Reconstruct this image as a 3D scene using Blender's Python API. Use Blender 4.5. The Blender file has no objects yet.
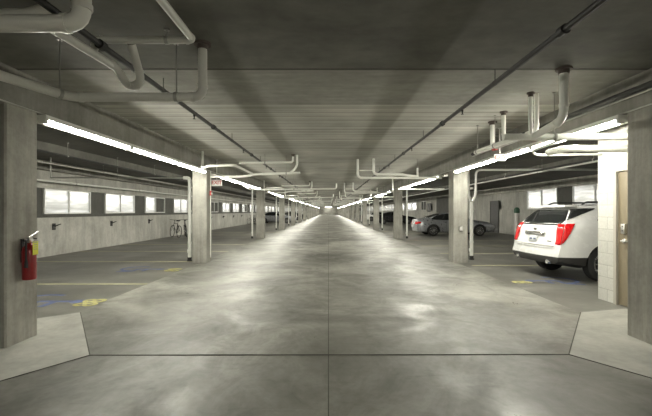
import bpy, bmesh, math, random
from mathutils import Vector, Matrix
random.seed(7)
PI = math.pi
S = bpy.context.scene
C = S.collection

# ------------------------------------------------------------------ camera
cam_d = bpy.data.cameras.new('camera')
cam = bpy.data.objects.new('camera', cam_d); C.objects.link(cam)
cam.location = (0, 0, 1.5); cam.rotation_euler = (PI/2, 0, 0)
cam_d.sensor_fit = 'HORIZONTAL'; cam_d.sensor_width = 36
cam_d.lens = 385.0/652*36
cam_d.shift_x = -2.5/652
cam_d.shift_y = 3.0/652
cam_d.clip_end = 400
S.camera = cam
# ------------------------------------------------------------------ world, exposure
w = bpy.data.worlds.new('world'); S.world = w; w.use_nodes = True
w.node_tree.nodes['Background'].inputs[0].default_value = (0.8, 0.9, 1.0, 1)
w.node_tree.nodes['Background'].inputs[1].default_value = 0.3
S.view_settings.view_transform = 'Standard'
S.view_settings.look = 'None'
S.view_settings.gamma = 1
S.view_settings.use_curve_mapping = False
S.view_settings.exposure = 1.15
LAMP = 56.0          # strength of every strip light lens
WINDOW = 0.95         # daylight behind the frosted panes
S.cycles.use_denoising = True
S.cycles.max_bounces = 8
S.cycles.diffuse_bounces = 5
S.cycles.sample_clamp_indirect = 6
S.cycles.use_light_tree = True

# ------------------------------------------------------------------ materials
def nt(name):
    m = bpy.data.materials.new(name); m.use_nodes = True
    return m, m.node_tree, m.node_tree.nodes['Principled BSDF']
def simple(name, col, rough=.5, metal=0, coat=0):
    m, t, b = nt(name)
    b.inputs['Base Color'].default_value = (*col, 1)
    b.inputs['Roughness'].default_value = rough
    b.inputs['Metallic'].default_value = metal
    if coat: b.inputs['Coat Weight'].default_value = coat
    # slight wear
    n = t.nodes.new('ShaderNodeTexNoise'); n.inputs['Scale'].default_value = 9
    tc = t.nodes.new('ShaderNodeTexCoord'); t.links.new(tc.outputs['Object'], n.inputs['Vector'])
    r = t.nodes.new('ShaderNodeMapRange'); r.inputs['To Min'].default_value = max(rough-.06, 0.02); r.inputs['To Max'].default_value = min(rough+.08, 1)
    t.links.new(n.outputs['Fac'], r.inputs['Value']); t.links.new(r.outputs['Result'], b.inputs['Roughness'])
    return m
def emit(name, col, k):
    m, t, b = nt(name)
    b.inputs['Base Color'].default_value = (*col, 1)
    b.inputs['Emission Color'].default_value = (*col, 1)
    b.inputs['Emission Strength'].default_value = k
    return m
def ramp(t, fac, stops):
    r = t.nodes.new('ShaderNodeValToRGB')
    e = r.color_ramp.elements
    while len(e) < len(stops): e.new(.5)
    for i, (p, c) in enumerate(stops):
        e[i].position = p; e[i].color = (*c, 1) if len(c) == 3 else c
    t.links.new(fac, r.inputs['Fac']); return r
def noise(t, vec, scale, detail=5, rough=.55, dist=0):
    n = t.nodes.new('ShaderNodeTexNoise')
    n.inputs['Scale'].default_value = scale; n.inputs['Detail'].default_value = detail
    n.inputs['Roughness'].default_value = rough; n.inputs['Distortion'].default_value = dist
    t.links.new(vec, n.inputs['Vector']); return n.outputs['Fac']
def mapping(t, scale=(1, 1, 1), loc=(0, 0, 0)):
    g = t.nodes.new('ShaderNodeNewGeometry'); m = t.nodes.new('ShaderNodeMapping')
    m.inputs['Scale'].default_value = scale; m.inputs['Location'].default_value = loc
    t.links.new(g.outputs['Position'], m.inputs['Vector']); return m.outputs['Vector']
def mix(t, a, b, fac, mode='MULTIPLY'):
    m = t.nodes.new('ShaderNodeMix'); m.data_type = 'RGBA'; m.blend_type = mode
    if isinstance(fac, float): m.inputs[0].default_value = fac
    else: t.links.new(fac, m.inputs[0])
    t.links.new(a, m.inputs[6]); t.links.new(b, m.inputs[7]); return m.outputs[2]
def bump(t, b, h, strength, dist=.02):
    n = t.nodes.new('ShaderNodeBump'); n.inputs['Strength'].default_value = strength; n.inputs['Distance'].default_value = dist
    t.links.new(h, n.inputs['Height']); t.links.new(n.outputs['Normal'], b.inputs['Normal'])
def concrete(name, lo, hi, scale=1.2, streak=(1, 1, 1), rough=(.6, .9), bmp=.25, fine=14, stretch_k=.5):
    m, t, b = nt(name)
    v = mapping(t)
    big = noise(t, v, scale, 6, .6, .4)
    r1 = ramp(t, big, [(.3, lo), (.72, hi)])
    v2 = mapping(t, streak)
    st = noise(t, v2, 2.2, 7, .65)
    r2 = ramp(t, st, [(.3, (1-stretch_k*.6,)*3), (.65, (1, 1, 1))])
    c = mix(t, r1.outputs[0], r2.outputs[0], 1.0)
    f = noise(t, v, fine, 4)
    r3 = ramp(t, f, [(.35, (.86, .86, .85)), (.6, (1, 1, 1))])
    c = mix(t, c, r3.outputs[0], .7)
    t.links.new(c, b.inputs['Base Color'])
    mr = t.nodes.new('ShaderNodeMapRange'); mr.inputs['To Min'].default_value = rough[0]; mr.inputs['To Max'].default_value = rough[1]
    t.links.new(st, mr.inputs['Value']); t.links.new(mr.outputs[0], b.inputs['Roughness'])
    bump(t, b, f, bmp, .01)
    return m
M = {}
def floor_mat():
    m, t, b = nt('aisle_floor_concrete')
    v = mapping(t)
    r1 = ramp(t, noise(t, v, .45, 8, .62, .8), [(.34, (.115, .113, .098)), (.5, (.21, .207, .183)), (.66, (.38, .375, .337))])
    r2 = ramp(t, noise(t, mapping(t, (1, .6, 1), (5, 3, 0)), 1.9, 8, .7, 1.2), [(.33, (.62, .62, .6)), (.55, (1, 1, 1))])
    c = mix(t, r1.outputs[0], r2.outputs[0], .85)
    f = noise(t, v, 14, 5); r3 = ramp(t, f, [(.35, (.84, .84, .83)), (.6, (1, 1, 1))]); c = mix(t, c, r3.outputs[0], .7)
    sc = ramp(t, noise(t, mapping(t, (.35, 2.2, 1), (2, 9, 0)), 2.4, 9, .75, 2.0), [(.55, (1, 1, 1)), (.72, (.66, .65, .62))]); c = mix(t, c, sc.outputs[0], .8)
    t.links.new(c, b.inputs['Base Color'])
    g = noise(t, v, 1.3, 8, .7, .9)
    mr = t.nodes.new('ShaderNodeMapRange'); mr.inputs['From Min'].default_value = .3; mr.inputs['From Max'].default_value = .7
    mr.inputs['To Min'].default_value = .27; mr.inputs['To Max'].default_value = .62
    t.links.new(g, mr.inputs['Value']); t.links.new(mr.outputs[0], b.inputs['Roughness'])
    bump(t, b, noise(t, v, 7, 6, .6), .06, .02)
    return m
M['floor'] = floor_mat()
M['stall'] = concrete('stall_floor_concrete', (.12, .117, .102), (.26, .255, .228), .8, (.25, 1.2, 1), (.3, .6), .08, 9, .75)
M['apron'] = concrete('apron_concrete', (.32, .315, .283), (.50, .495, .45), 1.6, (1, 1, 1), (.45, .7), .1, 12, .4)
M['column'] = concrete('column_concrete', (.32, .311, .275), (.52, .51, .46), 1.4, (5, 5, .35), (.7, .95), .35, 20, .5)
M['beam'] = concrete('beam_concrete', (.23, .225, .20), (.38, .37, .335), 1.4, (2.5, 2.5, .4), (.7, .95), .3, 16, .55)
M['wall'] = concrete('wall_concrete', (.40, .39, .35), (.62, .61, .56), .9, (1.5, 1.5, .3), (.7, .95), .3, 12, .6)
M['infill'] = concrete('dark_infill', (.075, .074, .065), (.12, .118, .105), 2, (4, 4, .3), (.6, .9), .2, 12, .4)
M['ceil_smooth'] = concrete('ceiling_smooth_near', (.135, .132, .113), (.23, .225, .197), .8, (.7, 1.5, 1), (.75, .95), .15, 8, .55)
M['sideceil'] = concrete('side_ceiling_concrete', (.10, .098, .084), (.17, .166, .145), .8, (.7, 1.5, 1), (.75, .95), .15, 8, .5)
# board formed ceiling: transverse boards
def board_ceiling():
    m, t, b = nt('board_formed_ceiling')
    v = mapping(t)
    big = noise(t, v, .7, 6, .6, .3)
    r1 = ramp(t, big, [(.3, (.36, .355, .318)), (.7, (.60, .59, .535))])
    v2 = mapping(t, (.12, 9, 1)); st = noise(t, v2, 1.2, 6, .7)
    r2 = ramp(t, st, [(.32, (.45, .45, .43)), (.62, (1, 1, 1))])
    c = mix(t, r1.outputs[0], r2.outputs[0], .8)
    g = t.nodes.new('ShaderNodeNewGeometry'); sp = t.nodes.new('ShaderNodeSeparateXYZ'); t.links.new(g.outputs['Position'], sp.inputs[0])
    d = t.nodes.new('ShaderNodeMath'); d.operation = 'PINGPONG'; d.inputs[1].default_value = .13
    t.links.new(sp.outputs['Y'], d.inputs[0])
    r3 = ramp(t, d.outputs[0], [(0, (.3, .3, .28)), (.03, (1, 1, 1))])
    c = mix(t, c, r3.outputs[0], .8)
    t.links.new(c, b.inputs['Base Color']); b.inputs['Roughness'].default_value = .85
    bump(t, b, st, .3, .01)
    return m
M['ceil_board'] = board_ceiling()
def cmu():
    m, t, b = nt('painted_block')
    g = t.nodes.new('ShaderNodeNewGeometry'); sp = t.nodes.new('ShaderNodeSeparateXYZ'); t.links.new(g.outputs['Position'], sp.inputs[0])
    a = t.nodes.new('ShaderNodeMath'); a.operation = 'ADD'; t.links.new(sp.outputs['X'], a.inputs[0]); t.links.new(sp.outputs['Y'], a.inputs[1])
    cb = t.nodes.new('ShaderNodeCombineXYZ'); t.links.new(a.outputs[0], cb.inputs['X']); t.links.new(sp.outputs['Z'], cb.inputs['Y'])
    br = t.nodes.new('ShaderNodeTexBrick'); t.links.new(cb.outputs[0], br.inputs['Vector'])
    br.inputs['Scale'].default_value = 1; br.inputs['Brick Width'].default_value = .4; br.inputs['Row Height'].default_value = .2
    br.inputs['Mortar Size'].default_value = .006; br.inputs['Color1'].default_value = (.50, .495, .455, 1); br.inputs['Color2'].default_value = (.58, .575, .53, 1)
    br.inputs['Mortar'].default_value = (.38, .375, .34, 1)
    f = noise(t, mapping(t), 30, 4); r = ramp(t, f, [(.35, (.8, .8, .8)), (.6, (1, 1, 1))])
    c = mix(t, br.outputs['Color'], r.outputs[0], .5)
    t.links.new(c, b.inputs['Base Color']); b.inputs['Roughness'].default_value = .75
    bump(t, b, f, .4, .01)
    return m
M['cmu'] = cmu()
M['joint'] = simple('dark_joint', (.09, .087, .075), .9)
M['yellow'] = concrete('worn_yellow_paint', (.42, .39, .14), (.62, .58, .26), 5, (3, 3, 1), (.5, .7), .1, 30, .5)
M['line'] = concrete('worn_line_paint', (.42, .40, .24), (.56, .54, .36), 3, (1, 3, 1), (.5, .7), .1, 30, .6)
M['blue'] = concrete('worn_blue_paint', (.10, .13, .27), (.17, .20, .36), 5, (3, 3, 1), (.5, .7), .1, 30, .5)
M['pipe'] = simple('painted_white_pipe', (.85, .85, .80), .35)
M['greypipe'] = simple('grey_plastic_pipe', (.58, .575, .53), .36)
M['coupl'] = simple('steel_clamp', (.35, .345, .32), .35, .6)
M['blackpipe'] = simple('black_steel_pipe', (.016, .0155, .014), .55)
M['conduit'] = simple('galvanised_conduit', (.55, .55, .52), .3, .7)
M['rod'] = simple('hanger_rod_steel', (.30, .295, .27), .4, .7)
M['housing'] = simple('white_housing', (.75, .75, .72), .4)
M['lens'] = emit('lit_lens', (1.0, .975, .85), LAMP)
M['steel'] = simple('brushed_steel', (.62, .62, .60), .28, 1)
M['chrome'] = simple('chrome', (.75, .75, .75), .12, 1)
M['flange'] = simple('rusty_flange', (.10, .08, .07), .8)
M['red'] = simple('red_enamel', (.26, .008, .010), .3, 0, .3)
M['redplain'] = simple('red_plain', (.5, .05, .04), .5)
M['black'] = simple('black_rubber', (.02, .02, .02), .6)
M['tagyellow'] = simple('yellow_tag', (.72, .72, .06), .5)
M['white'] = simple('white_plastic', (.78, .78, .76), .45)
M['doorpaint'] = simple('olive_door', (.21, .175, .115), .45)
M['frame'] = simple('door_frame_paint', (.40, .38, .33), .45)
M['suvwhite'] = simple('white_car_paint', (.80, .80, .79), .25, 0, .8)
M['silver'] = simple('silver_car_paint', (.36, .37, .39), .28, .5, .8)
M['darkcar'] = simple('dark_car_paint', (.03, .03, .033), .25, .1, .8)
M['clad'] = simple('dark_cladding', (.035, .034, .032), .5)
M['glass'] = simple('dark_car_glass', (.02, .022, .022), .08, 0, .5)
M['tail'] = simple('red_tail_lens', (.60, .006, .008), .25, 0, .2)
M['tire'] = simple('tyre_rubber', (.018, .018, .018), .75)
M['rim'] = simple('alloy_rim', (.5, .5, .5), .25, .9)
M['plate'] = simple('licence_plate', (.62, .64, .66), .4)
M['ink'] = simple('plate_ink', (.10, .12, .2), .5)
M['green'] = simple('dark_green', (.03, .085, .05), .5)
M['pale'] = simple('pale_post', (.46, .44, .42), .5)
def pane_mat():
    m, t, b = nt('frosted_lit_pane')
    b.inputs['Base Color'].default_value = (.55, .56, .55, 1)
    b.inputs['Roughness'].default_value = .22; b.inputs['Metallic'].default_value = .35
    b.inputs['Emission Color'].default_value = (.97, 1, .97, 1)
    b.inputs['Emission Strength'].default_value = WINDOW*.26
    g = t.nodes.new('ShaderNodeNewGeometry'); sp = t.nodes.new('ShaderNodeSeparateXYZ'); t.links.new(g.outputs['Position'], sp.inputs[0])
    n = noise(t, mapping(t, (.3, .5, 5)), 1.6, 3, .5)
    r_ = ramp(t, n, [(.38, (.18, .18, .175)), (.62, (1, 1, 1))])
    t.links.new(r_.outputs[0], b.inputs['Emission Color'])
    return m
M['pane'] = pane_mat()

# ------------------------------------------------------------------ mesh helpers
def build(name, bm, mat, parent=None, smooth=False, kind=None, label=None, sharp=35):
    me = bpy.data.meshes.new(name)
    bmesh.ops.recalc_face_normals(bm, faces=bm.faces)
    bm.to_mesh(me); bm.free()
    for x in (mat if isinstance(mat, (list, tuple)) else [mat]): me.materials.append(x)
    if smooth:
        for p in me.polygons: p.use_smooth = True
        me.set_sharp_from_angle(angle=math.radians(sharp))
    o = bpy.data.objects.new(name, me); C.objects.link(o)
    if parent: o.parent = parent
    if kind: o['kind'] = kind
    if label: o['label'] = label
    return o
def tag(o, label, cat, group=None):
    o['label'] = label; o['category'] = cat
    if group: o['group'] = group
    return o
def thing(name, label, cat, loc=(0, 0, 0), rz=0, group=None):
    o = bpy.data.objects.new(name, None); C.objects.link(o)
    o.empty_display_size = .1
    o.location = loc; o.rotation_euler = (0, 0, rz)
    return tag(o, label, cat, group)
def kids(o): return list(o.children)
def copy_tree(o, parent=None):
    c = o.copy(); C.objects.link(c)
    if parent: c.parent = parent
    for ch in kids(o): copy_tree(ch, c)
    return c
def box(bm, x0, x1, y0, y1, z0, z1, bev=0):
    r = bmesh.ops.create_cube(bm, size=1)
    vs = r['verts']
    for v in vs:
        v.co = Vector((x0+(v.co.x+.5)*(x1-x0), y0+(v.co.y+.5)*(y1-y0), z0+(v.co.z+.5)*(z1-z0)))
    if bev:
        es = list({e for v in vs for e in v.link_edges})
        bmesh.ops.bevel(bm, geom=es, offset=bev, segments=2, affect='EDGES', profile=.6)
def boxbm(*a, **k):
    bm = bmesh.new(); box(bm, *a, **k); return bm
def lathe(bm, prof, n=16, M4=None):
    """prof: (radius, height) along local z"""
    rings = []
    for r, z in prof:
        rings.append([bm.verts.new((max(r, 1e-4)*math.cos(2*PI*i/n), max(r, 1e-4)*math.sin(2*PI*i/n), z)) for i in range(n)])
    for a, b in zip(rings, rings[1:]):
        for i in range(n): bm.faces.new((a[i], a[(i+1) % n], b[(i+1) % n], b[i]))
    bm.faces.new(rings[0][::-1]); bm.faces.new(rings[-1])
    if M4 is not None:
        for R in rings:
            for v in R: v.co = M4 @ v.co
def aim(p, d):
    d = Vector(d).normalized()
    q = Vector((0, 0, 1)).rotation_difference(d)
    return Matrix.Translation(Vector(p)) @ q.to_matrix().to_4x4()
def cyl(bm, p, q, r, n=12, r2=None):
    p, q = Vector(p), Vector(q)
    lathe(bm, [(r, 0), (r if r2 is None else r2, (q-p).length)], n, aim(p, q-p))
def fillet(pts, R, seg=5):
    P = [Vector(p) for p in pts]; out = [P[0]]; marks = []
    for i in range(1, len(P)-1):
        a, b, c = P[i-1], P[i], P[i+1]
        d1 = (a-b); d2 = (c-b); l = min(R, d1.length*.45, d2.length*.45)
        d1.normalize(); d2.normalize()
        s, e = b+d1*l, b+d2*l
        marks.append((s, -d1)); marks.append((e, d2))
        for k in range(seg+1):
            u = k/seg; out.append((1-u)**2*s+2*u*(1-u)*b+u*u*e)
    out.append(P[-1]); return out, marks
def tube(bm, path, r, n=10):
    P = [Vector(p) for p in path]
    T = [(P[min(i+1, len(P)-1)]-P[max(i-1, 0)]).normalized() for i in range(len(P))]
    up = Vector((0, 0, 1)) if abs(T[0].z) < .9 else Vector((1, 0, 0))
    N = (up-T[0]*up.dot(T[0])).normalized(); prev = T[0]; rings = []
    for p, t in zip(P, T):
        N = prev.rotation_difference(t) @ N; N = (N-t*N.dot(t)).normalized(); B = t.cross(N); prev = t
        rings.append([bm.verts.new(p+(N*math.cos(2*PI*i/n)+B*math.sin(2*PI*i/n))*r) for i in range(n)])
    for a, b in zip(rings, rings[1:]):
        for i in range(n): bm.faces.new((a[i], a[(i+1) % n], b[(i+1) % n], b[i]))
    bm.faces.new(rings[0][::-1]); bm.faces.new(rings[-1])
CEIL = 3.10
def pipe(name, label, cat, pts, r, mat='pipe', R=None, group=None, collars=True, hang=(), flange=(), n=12):
    """a pipe run: run mesh + collars at every elbow + hanger rods up to the ceiling + ceiling flanges"""
    pts = [(p[0], p[1], min(p[2], CEIL-.002)) for p in pts]
    base = Vector(pts[0]); t = thing(name, label, cat, base, 0, group)
    P = [Vector(p)-base for p in pts]
    path, marks = fillet(P, R or r*2.6)
    bm = bmesh.new(); tube(bm, path, r, n); build('pipe_run', bm, M[mat], t, True)
    if collars:
        for s, d in marks:
            bm = bmesh.new(); cyl(bm, s-d*r*.35, s+d*r*.35, r*1.14, n)
            build('coupling', bm, M[mat] if mat != 'blackpipe' else M['blackpipe'], t, True)
    for (x, y, z) in hang:
        bm = bmesh.new(); h = Vector((x, y, z))-base
        cyl(bm, h, h+Vector((0, 0, CEIL-z)), .006, 6)
        cyl(bm, h+Vector((0, 0, CEIL-z-.015)), h+Vector((0, 0, CEIL-z)), .025, 8)
        rod = build('hanger_rod', bm, M['rod'], t, True)
        bm = bmesh.new(); 
        d = None
        for a, b in zip(P, P[1:]):
            if (b-a).length > 0:
                u = (h-a).dot(b-a)/(b-a).length_squared
                if -.05 <= u <= 1.05 and (a+(b-a)*u-h).length < .12: d = (b-a).normalized(); c = a+(b-a)*u
        if d is not None:
            cyl(bm, c-d*.015, c+d*.015, r*1.18, n); build('hanger_clamp', bm, M['coupl'], t, True)
        else: bm.free()
    for (x, y) in flange:
        bm = bmesh.new(); h = Vector((x, y, CEIL))-base
        lathe(bm, [(r*1.25, -.06), (r*1.25, -.02), (r*1.9, -.02), (r*1.9, 0)], n, Matrix.Translation(h))
        build('ceiling_flange', bm, M['flange'], t, True)
    return t

# ------------------------------------------------------------------ structure
XL, XR = 3.52, 3.61        # aisle faces of the two column rows
WX = .42; WB = .47                   # column and beam size
WL, WR = 9.3, 11.7         # outer walls
BEAM = 2.68; END = 152; BACK = -9
def quadslab(pts, z0, z1):
    bm = bmesh.new()
    a = [bm.verts.new((x, y, z0)) for x, y in pts]; b = [bm.verts.new((x, y, z1)) for x, y in pts]
    bm.faces.new(a[::-1]); bm.faces.new(b)
    for i in range(len(pts)):
        j = (i+1) % len(pts); bm.faces.new((a[i], a[j], b[j], b[i]))
    return bm
SE = 3.72
build('floor', quadslab([(-SE, BACK), (SE, BACK), (SE, END), (-SE, END)], -.2, 0), M['floor'], kind='structure')
build('floor', quadslab([(-WL, BACK), (-SE, BACK), (-SE, END), (-WL, END)], -.2, 0), M['stall'], kind='structure')
build('floor', quadslab([(SE, BACK), (WR, BACK), (WR, END), (SE, END)], -.2, 0), M['stall'], kind='structure')
# pale aprons round the two nearest columns, with their isolation joints
APL = [(-2.48, 4.0), (-3.66, 5.68), (-4.85, 4.75), (-4.6, 3.0), (-3.45, 2.55)]
APR = [(2.51, 4.02), (3.72, 5.68), (4.55, 5.9), (4.55, 3.0), (3.4, 2.7)]
build('floor', quadslab(APL, 0, .004), M['apron'], kind='structure')
build('floor', quadslab(APR[::-1], 0, .004), M['apron'], kind='structure')
def strips(name, segs, w_, z=.006):
    bm = bmesh.new()
    for (x0, y0), (x1, y1) in segs:
        d = Vector((x1-x0, y1-y0)).normalized(); n_ = Vector((-d.y, d.x))*w_/2
        q = [(x0+n_.x, y0+n_.y), (x1+n_.x, y1+n_.y), (x1-n_.x, y1-n_.y), (x0-n_.x, y0-n_.y)]
        a = [bm.verts.new((x, y, 0)) for x, y in q]; b = [bm.verts.new((x, y, z)) for x, y in q]
        bm.faces.new(a[::-1]); bm.faces.new(b)
        for i in range(4): bm.faces.new((a[i], a[(i+1) % 4], b[(i+1) % 4], b[i]))
    return build(name, bm, M['joint'], kind='structure')
strips('trim_1', [((0, BACK), (0, END))], .008, .002)
strips('trim_2', [((-2.48, 4.0), (2.5, 4.02))], .013)
strips('trim_3', [(APL[0], APL[1]), (APL[0], APL[4])], .011)
strips('trim_4', [(APR[0], APR[1]), (APR[0], APR[4])], .011)
strips('trim_5', [((-3.6, y), (3.6, y)) for y in (13.7, 23.4, 33.1, 42.8, 52.5)], .012, .002)
# ceiling: smooth near section in a darker tone, one plain board strip, then board-formed bays
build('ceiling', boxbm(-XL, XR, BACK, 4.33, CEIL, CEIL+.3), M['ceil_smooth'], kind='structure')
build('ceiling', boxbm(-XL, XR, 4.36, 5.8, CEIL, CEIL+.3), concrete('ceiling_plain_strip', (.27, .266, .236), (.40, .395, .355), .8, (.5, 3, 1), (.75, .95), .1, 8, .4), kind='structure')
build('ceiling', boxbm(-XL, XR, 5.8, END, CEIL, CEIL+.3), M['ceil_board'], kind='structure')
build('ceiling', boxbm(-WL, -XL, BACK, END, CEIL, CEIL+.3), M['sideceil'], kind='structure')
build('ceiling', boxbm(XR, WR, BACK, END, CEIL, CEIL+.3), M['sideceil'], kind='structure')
build('trim_6', boxbm(-XL, XR, 4.325, 4.365, CEIL-.003, CEIL+.2), M['joint'], kind='structure')
# longitudinal beams over the column rows (part of the shell)
build('trim_7', boxbm(-XL-WX, -XL, BACK, END, BEAM, CEIL), M['beam'], kind='structure')
build('trim_8', boxbm(XR, XR+WX, BACK, END, BEAM, CEIL), M['beam'], kind='structure')
# side-bay longitudinal ribs
build('trim_9', boxbm(-9.3, -8.95, BACK, END, 2.82, CEIL), M['beam'], kind='structure')
build('trim_10', boxbm(7.4, 7.75, 6.8, END, 2.86, CEIL), M['sideceil'], kind='structure')
build('trim_11', boxbm(-6.9, -6.6, BACK, END, 2.9, CEIL), M['sideceil'], kind='structure')
# end walls
build('wall_end', boxbm(-WL, WR, END, END+.2, 0, CEIL), M['wall'], kind='structure')
build('wall_back', boxbm(-WL, WR, BACK-.2, BACK, 0, CEIL), M['wall'], kind='structure')

# left outer wall: low wall, window band with dark infill, header
def outer_wall(side, X, zb, zt, wins, pier):
    sg = -1 if side == 'left' else 1
    def bx(x0, x1, *r):
        a, b = sg*(X+x0), sg*(X+x1); return boxbm(min(a, b), max(a, b), *r)
    build('wall_'+side, bx(-.02, .35, BACK, END, 0, zb-(.12 if side == 'left' else 0)), M['wall'], kind='structure')
    if side == 'left': build('wall_'+side+'_ledge', bx(.1, .35, BACK, END, zb-.12, zb), M['infill'], kind='structure')
    build('wall_'+side+'_header', bx(0, .35, BACK, END, zt, CEIL), M['wall'], kind='structure')
    prev = BACK; k = 0
    for (y0, y1, style) in wins:
        bm = bx(.14, .35, prev, y0, zb, zt); build('wall_'+side+'_infill', bm, M['infill'] if not pier(prev, y0) else M['wall'], kind='structure'); prev = y1
        k += 1
        W = bpy.data.objects.new('window_%d' % (k if side == 'left' else 60+k), None); C.objects.link(W); W['kind'] = 'structure'
        bm = bmesh.new(); f = .045
        def B(x0, x1, a, b, c, d):
            p, q = sg*(X+x0), sg*(X+x1); box(bm, min(p, q), max(p, q), a, b, c, d)
        B(.08, .2, y0, y1, zb, zb+f); B(.08, .2, y0, y1, zt-f, zt)
        B(.08, .2, y0, y0+f, zb+f, zt-f); B(.08, .2, y1-f, y1, zb+f, zt-f)
        ym = (y0+y1)/2; B(.08, .2, ym-f/2, ym+f/2, zb+f, zt-f)
        build('window_frame', bm, M['housing'], W)
        for i, (a, b) in enumerate(((y0+f, ym-f/2), (ym+f/2, y1-f))):
            dark = (style == 'half' and i == 1) or style == 'dark'
            p, q = sg*(X+.13), sg*(X+.17)
            build('window_pane', boxbm(min(p, q), max(p, q), a, b, zb+f, zt-f), M['infill'] if dark else M['pane'], W)
    build('wall_'+side+'_infill', bx(.14, .35, prev, END, zb, zt), M['infill'], kind='structure')
wl = [(12.72, 15.2, ''), (16.2, 18.65, ''), (19.75, 22.1, 'half'), (23.4, 25.7, ''), (27.0, 29.3, ''), (30.6, 32.8, 'dark'), (34.1, 36.6, ''), (37.9, 40.4, ''), (42, 44.4, 'half')]
y = 46.0
while y < 140: wl.append((y, y+2.4, '')); y += 3.65
outer_wall('left', WL, 1.40, 2.25, wl, lambda a, b: False)
wr = [(15.5, 18.6, ''), (19.85, 22.85, ''), (46.5, 49.0, 'dark'), (51.6, 57.9, '')]
y = 60.0
while y < 140: wr.append((y, y+2.9, '')); y += 4.3
outer_wall('right', WR, 1.60, 2.70, wr, lambda a, b: a > 22 or a < 0)
# dark doorway and dark louvred recess on the right wall
def wall_door(n, y0, y1, z0, z1, mat):
    D = bpy.data.objects.new('door_%d' % n, None); C.objects.link(D); D['kind'] = 'structure'
    build('door_panel', boxbm(WR-.05, WR-.02, y0, y1, z0, z1), mat, D)
    bm = bmesh.new()
    box(bm, WR-.07, WR-.02, y0-.06, y0, z0, z1+.06); box(bm, WR-.07, WR-.02, y1, y1+.06, z0, z1+.06); box(bm, WR-.07, WR-.02, y0, y1, z1, z1+.06)
    build('door_frame', bm, M['infill'], D)
wall_door(2, 26.4, 27.7, 0, 2.15, M['clad'])
build('wall_right_recess', boxbm(WR-.06, WR-.02, 37.2, 41.5, 1.3, 2.9), M['infill'], kind='structure')
build('wall_right_recess', boxbm(WR-.06, WR-.02, 43.8, 45.4, 1.4, 2.4), M['clad'], kind='structure')
# block room on the right, with the olive door
RX = 4.62
build('wall_room', boxbm(RX, RX+.2, 6.22, 6.6, 0, CEIL), M['cmu'], kind='structure')
build('wall_room', boxbm(RX, RX+.2, 5.2, 6.22, 2.19, CEIL), M['cmu'], kind='structure')
build('wall_room', boxbm(RX, RX+.2, BACK, 5.2, 0, CEIL), M['cmu'], kind='structure')
build('wall_room_end', boxbm(RX+.2, WR, 6.4, 6.6, 0, CEIL), M['cmu'], kind='structure')
D = bpy.data.objects.new('door_1', None); C.objects.link(D); D['kind'] = 'structure'
bm = bmesh.new(); box(bm, RX-.02, RX+.12, 6.16, 6.22, 0, 2.19); box(bm, RX-.02, RX+.12, 5.2, 5.26, 0, 2.19); box(bm, RX-.02, RX+.12, 5.26, 6.16, 2.13, 2.19)
build('door_frame', bm, M['frame'], D)
build('door_panel', boxbm(RX+.02, RX+.065, 5.26, 6.16, .01, 2.13), M['doorpaint'], D)
bm = bmesh.new(); box(bm, RX-.022, RX+.02, 5.985, 6.065, 1.14, 1.30, .012)
lk = build('keypad_lock', bm, M['steel'], D, True)
bm = bmesh.new()
for z in (1.18, 1.25): box(bm, RX-.026, RX-.02, 6.015, 6.035, z, z+.02)
build('keypad_button', bm, M['black'], lk)
bm = bmesh.new(); lathe(bm, [(.036, 0), (.034, .02), (.014, .024), (.014, .06)], 14, aim((RX+.02, 6.03, 1.03), (-1, 0, 0)))
tube(bm, fillet([(RX-.04, 6.03, 1.03), (RX-.045, 6.02, 1.03), (RX-.045, 5.9, 1.03)], .02)[0], .012, 8)
build('door_handle', bm, M['steel'], D, True)

# ------------------------------------------------------------------ floor paint
def flat(name, polys, mat, parent=None, z=.004):
    bm = bmesh.new()
    for P in polys:
        a = [bm.verts.new((x, y, .0005)) for x, y in P]; b = [bm.verts.new((x, y, z)) for x, y in P]
        bm.faces.new(a[::-1]); bm.faces.new(b)
        for i in range(len(P)): bm.faces.new((a[i], a[(i+1) % len(P)], b[(i+1) % len(P)], b[i]))
    return build(name, bm, mat, parent)
ORD = ['nearest', 'second', 'third', 'fourth', 'fifth', 'sixth', 'seventh', 'eighth', 'ninth', 'tenth', 'eleventh', 'twelfth', 'thirteenth', 'fourteenth', 'fifteenth', 'sixteenth']
for i, y in enumerate((7.9, 11.4, 14.3, 17.2, 24.0, 26.9)):
    o = flat('stall_line', [[(-9.2, y-.05), (-3.72, y-.05), (-3.72, y+.05), (-9.2, y+.05)]], M['line'])
    tag(o, 'faded yellow stall line across the left bays, %s from the front' % ORD[i], 'floor marking', 'left stall lines')
for i, y in enumerate((10.6, 13.6, 16.5, 19.4, 25.2, 28.2)):
    o = flat('stall_line', [[(3.95, y-.05), (11.4, y-.05), (11.4, y+.05), (3.95, y+.05)]], M['line'])
    tag(o, 'faded yellow stall line across the right bays, %s from the front' % ORD[i], 'floor marking', 'right stall lines')
def text_mesh(name, s, size, mat, parent=None, ext=.002):
    cu = bpy.data.curves.new('t', 'FONT'); cu.body = s; cu.size = size; cu.align_x = 'CENTER'; cu.align_y = 'CENTER'; cu.extrude = ext; cu.offset = size*.02
    to = bpy.data.objects.new('t', cu); C.objects.link(to)
    bpy.context.view_layer.update()
    me = bpy.data.meshes.new_from_object(to.evaluated_get(bpy.context.evaluated_depsgraph_get()))
    bpy.data.objects.remove(to); me.materials.clear(); me.materials.append(mat); me.name = name
    o = bpy.data.objects.new(name, me); C.objects.link(o)
    if parent: o.parent = parent
    return o
def number(s, x, y, size, label, rz):
    o = text_mesh('stall_number', s, size, M['yellow']); o.location = (x, y, .004); o.rotation_euler = (0, 0, rz)
    tag(o, label, 'floor marking'); return o
number('88', -3.88, 6.3, .50, 'yellow 88 stall number painted on the floor beside the nearest left column', PI/2)
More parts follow.
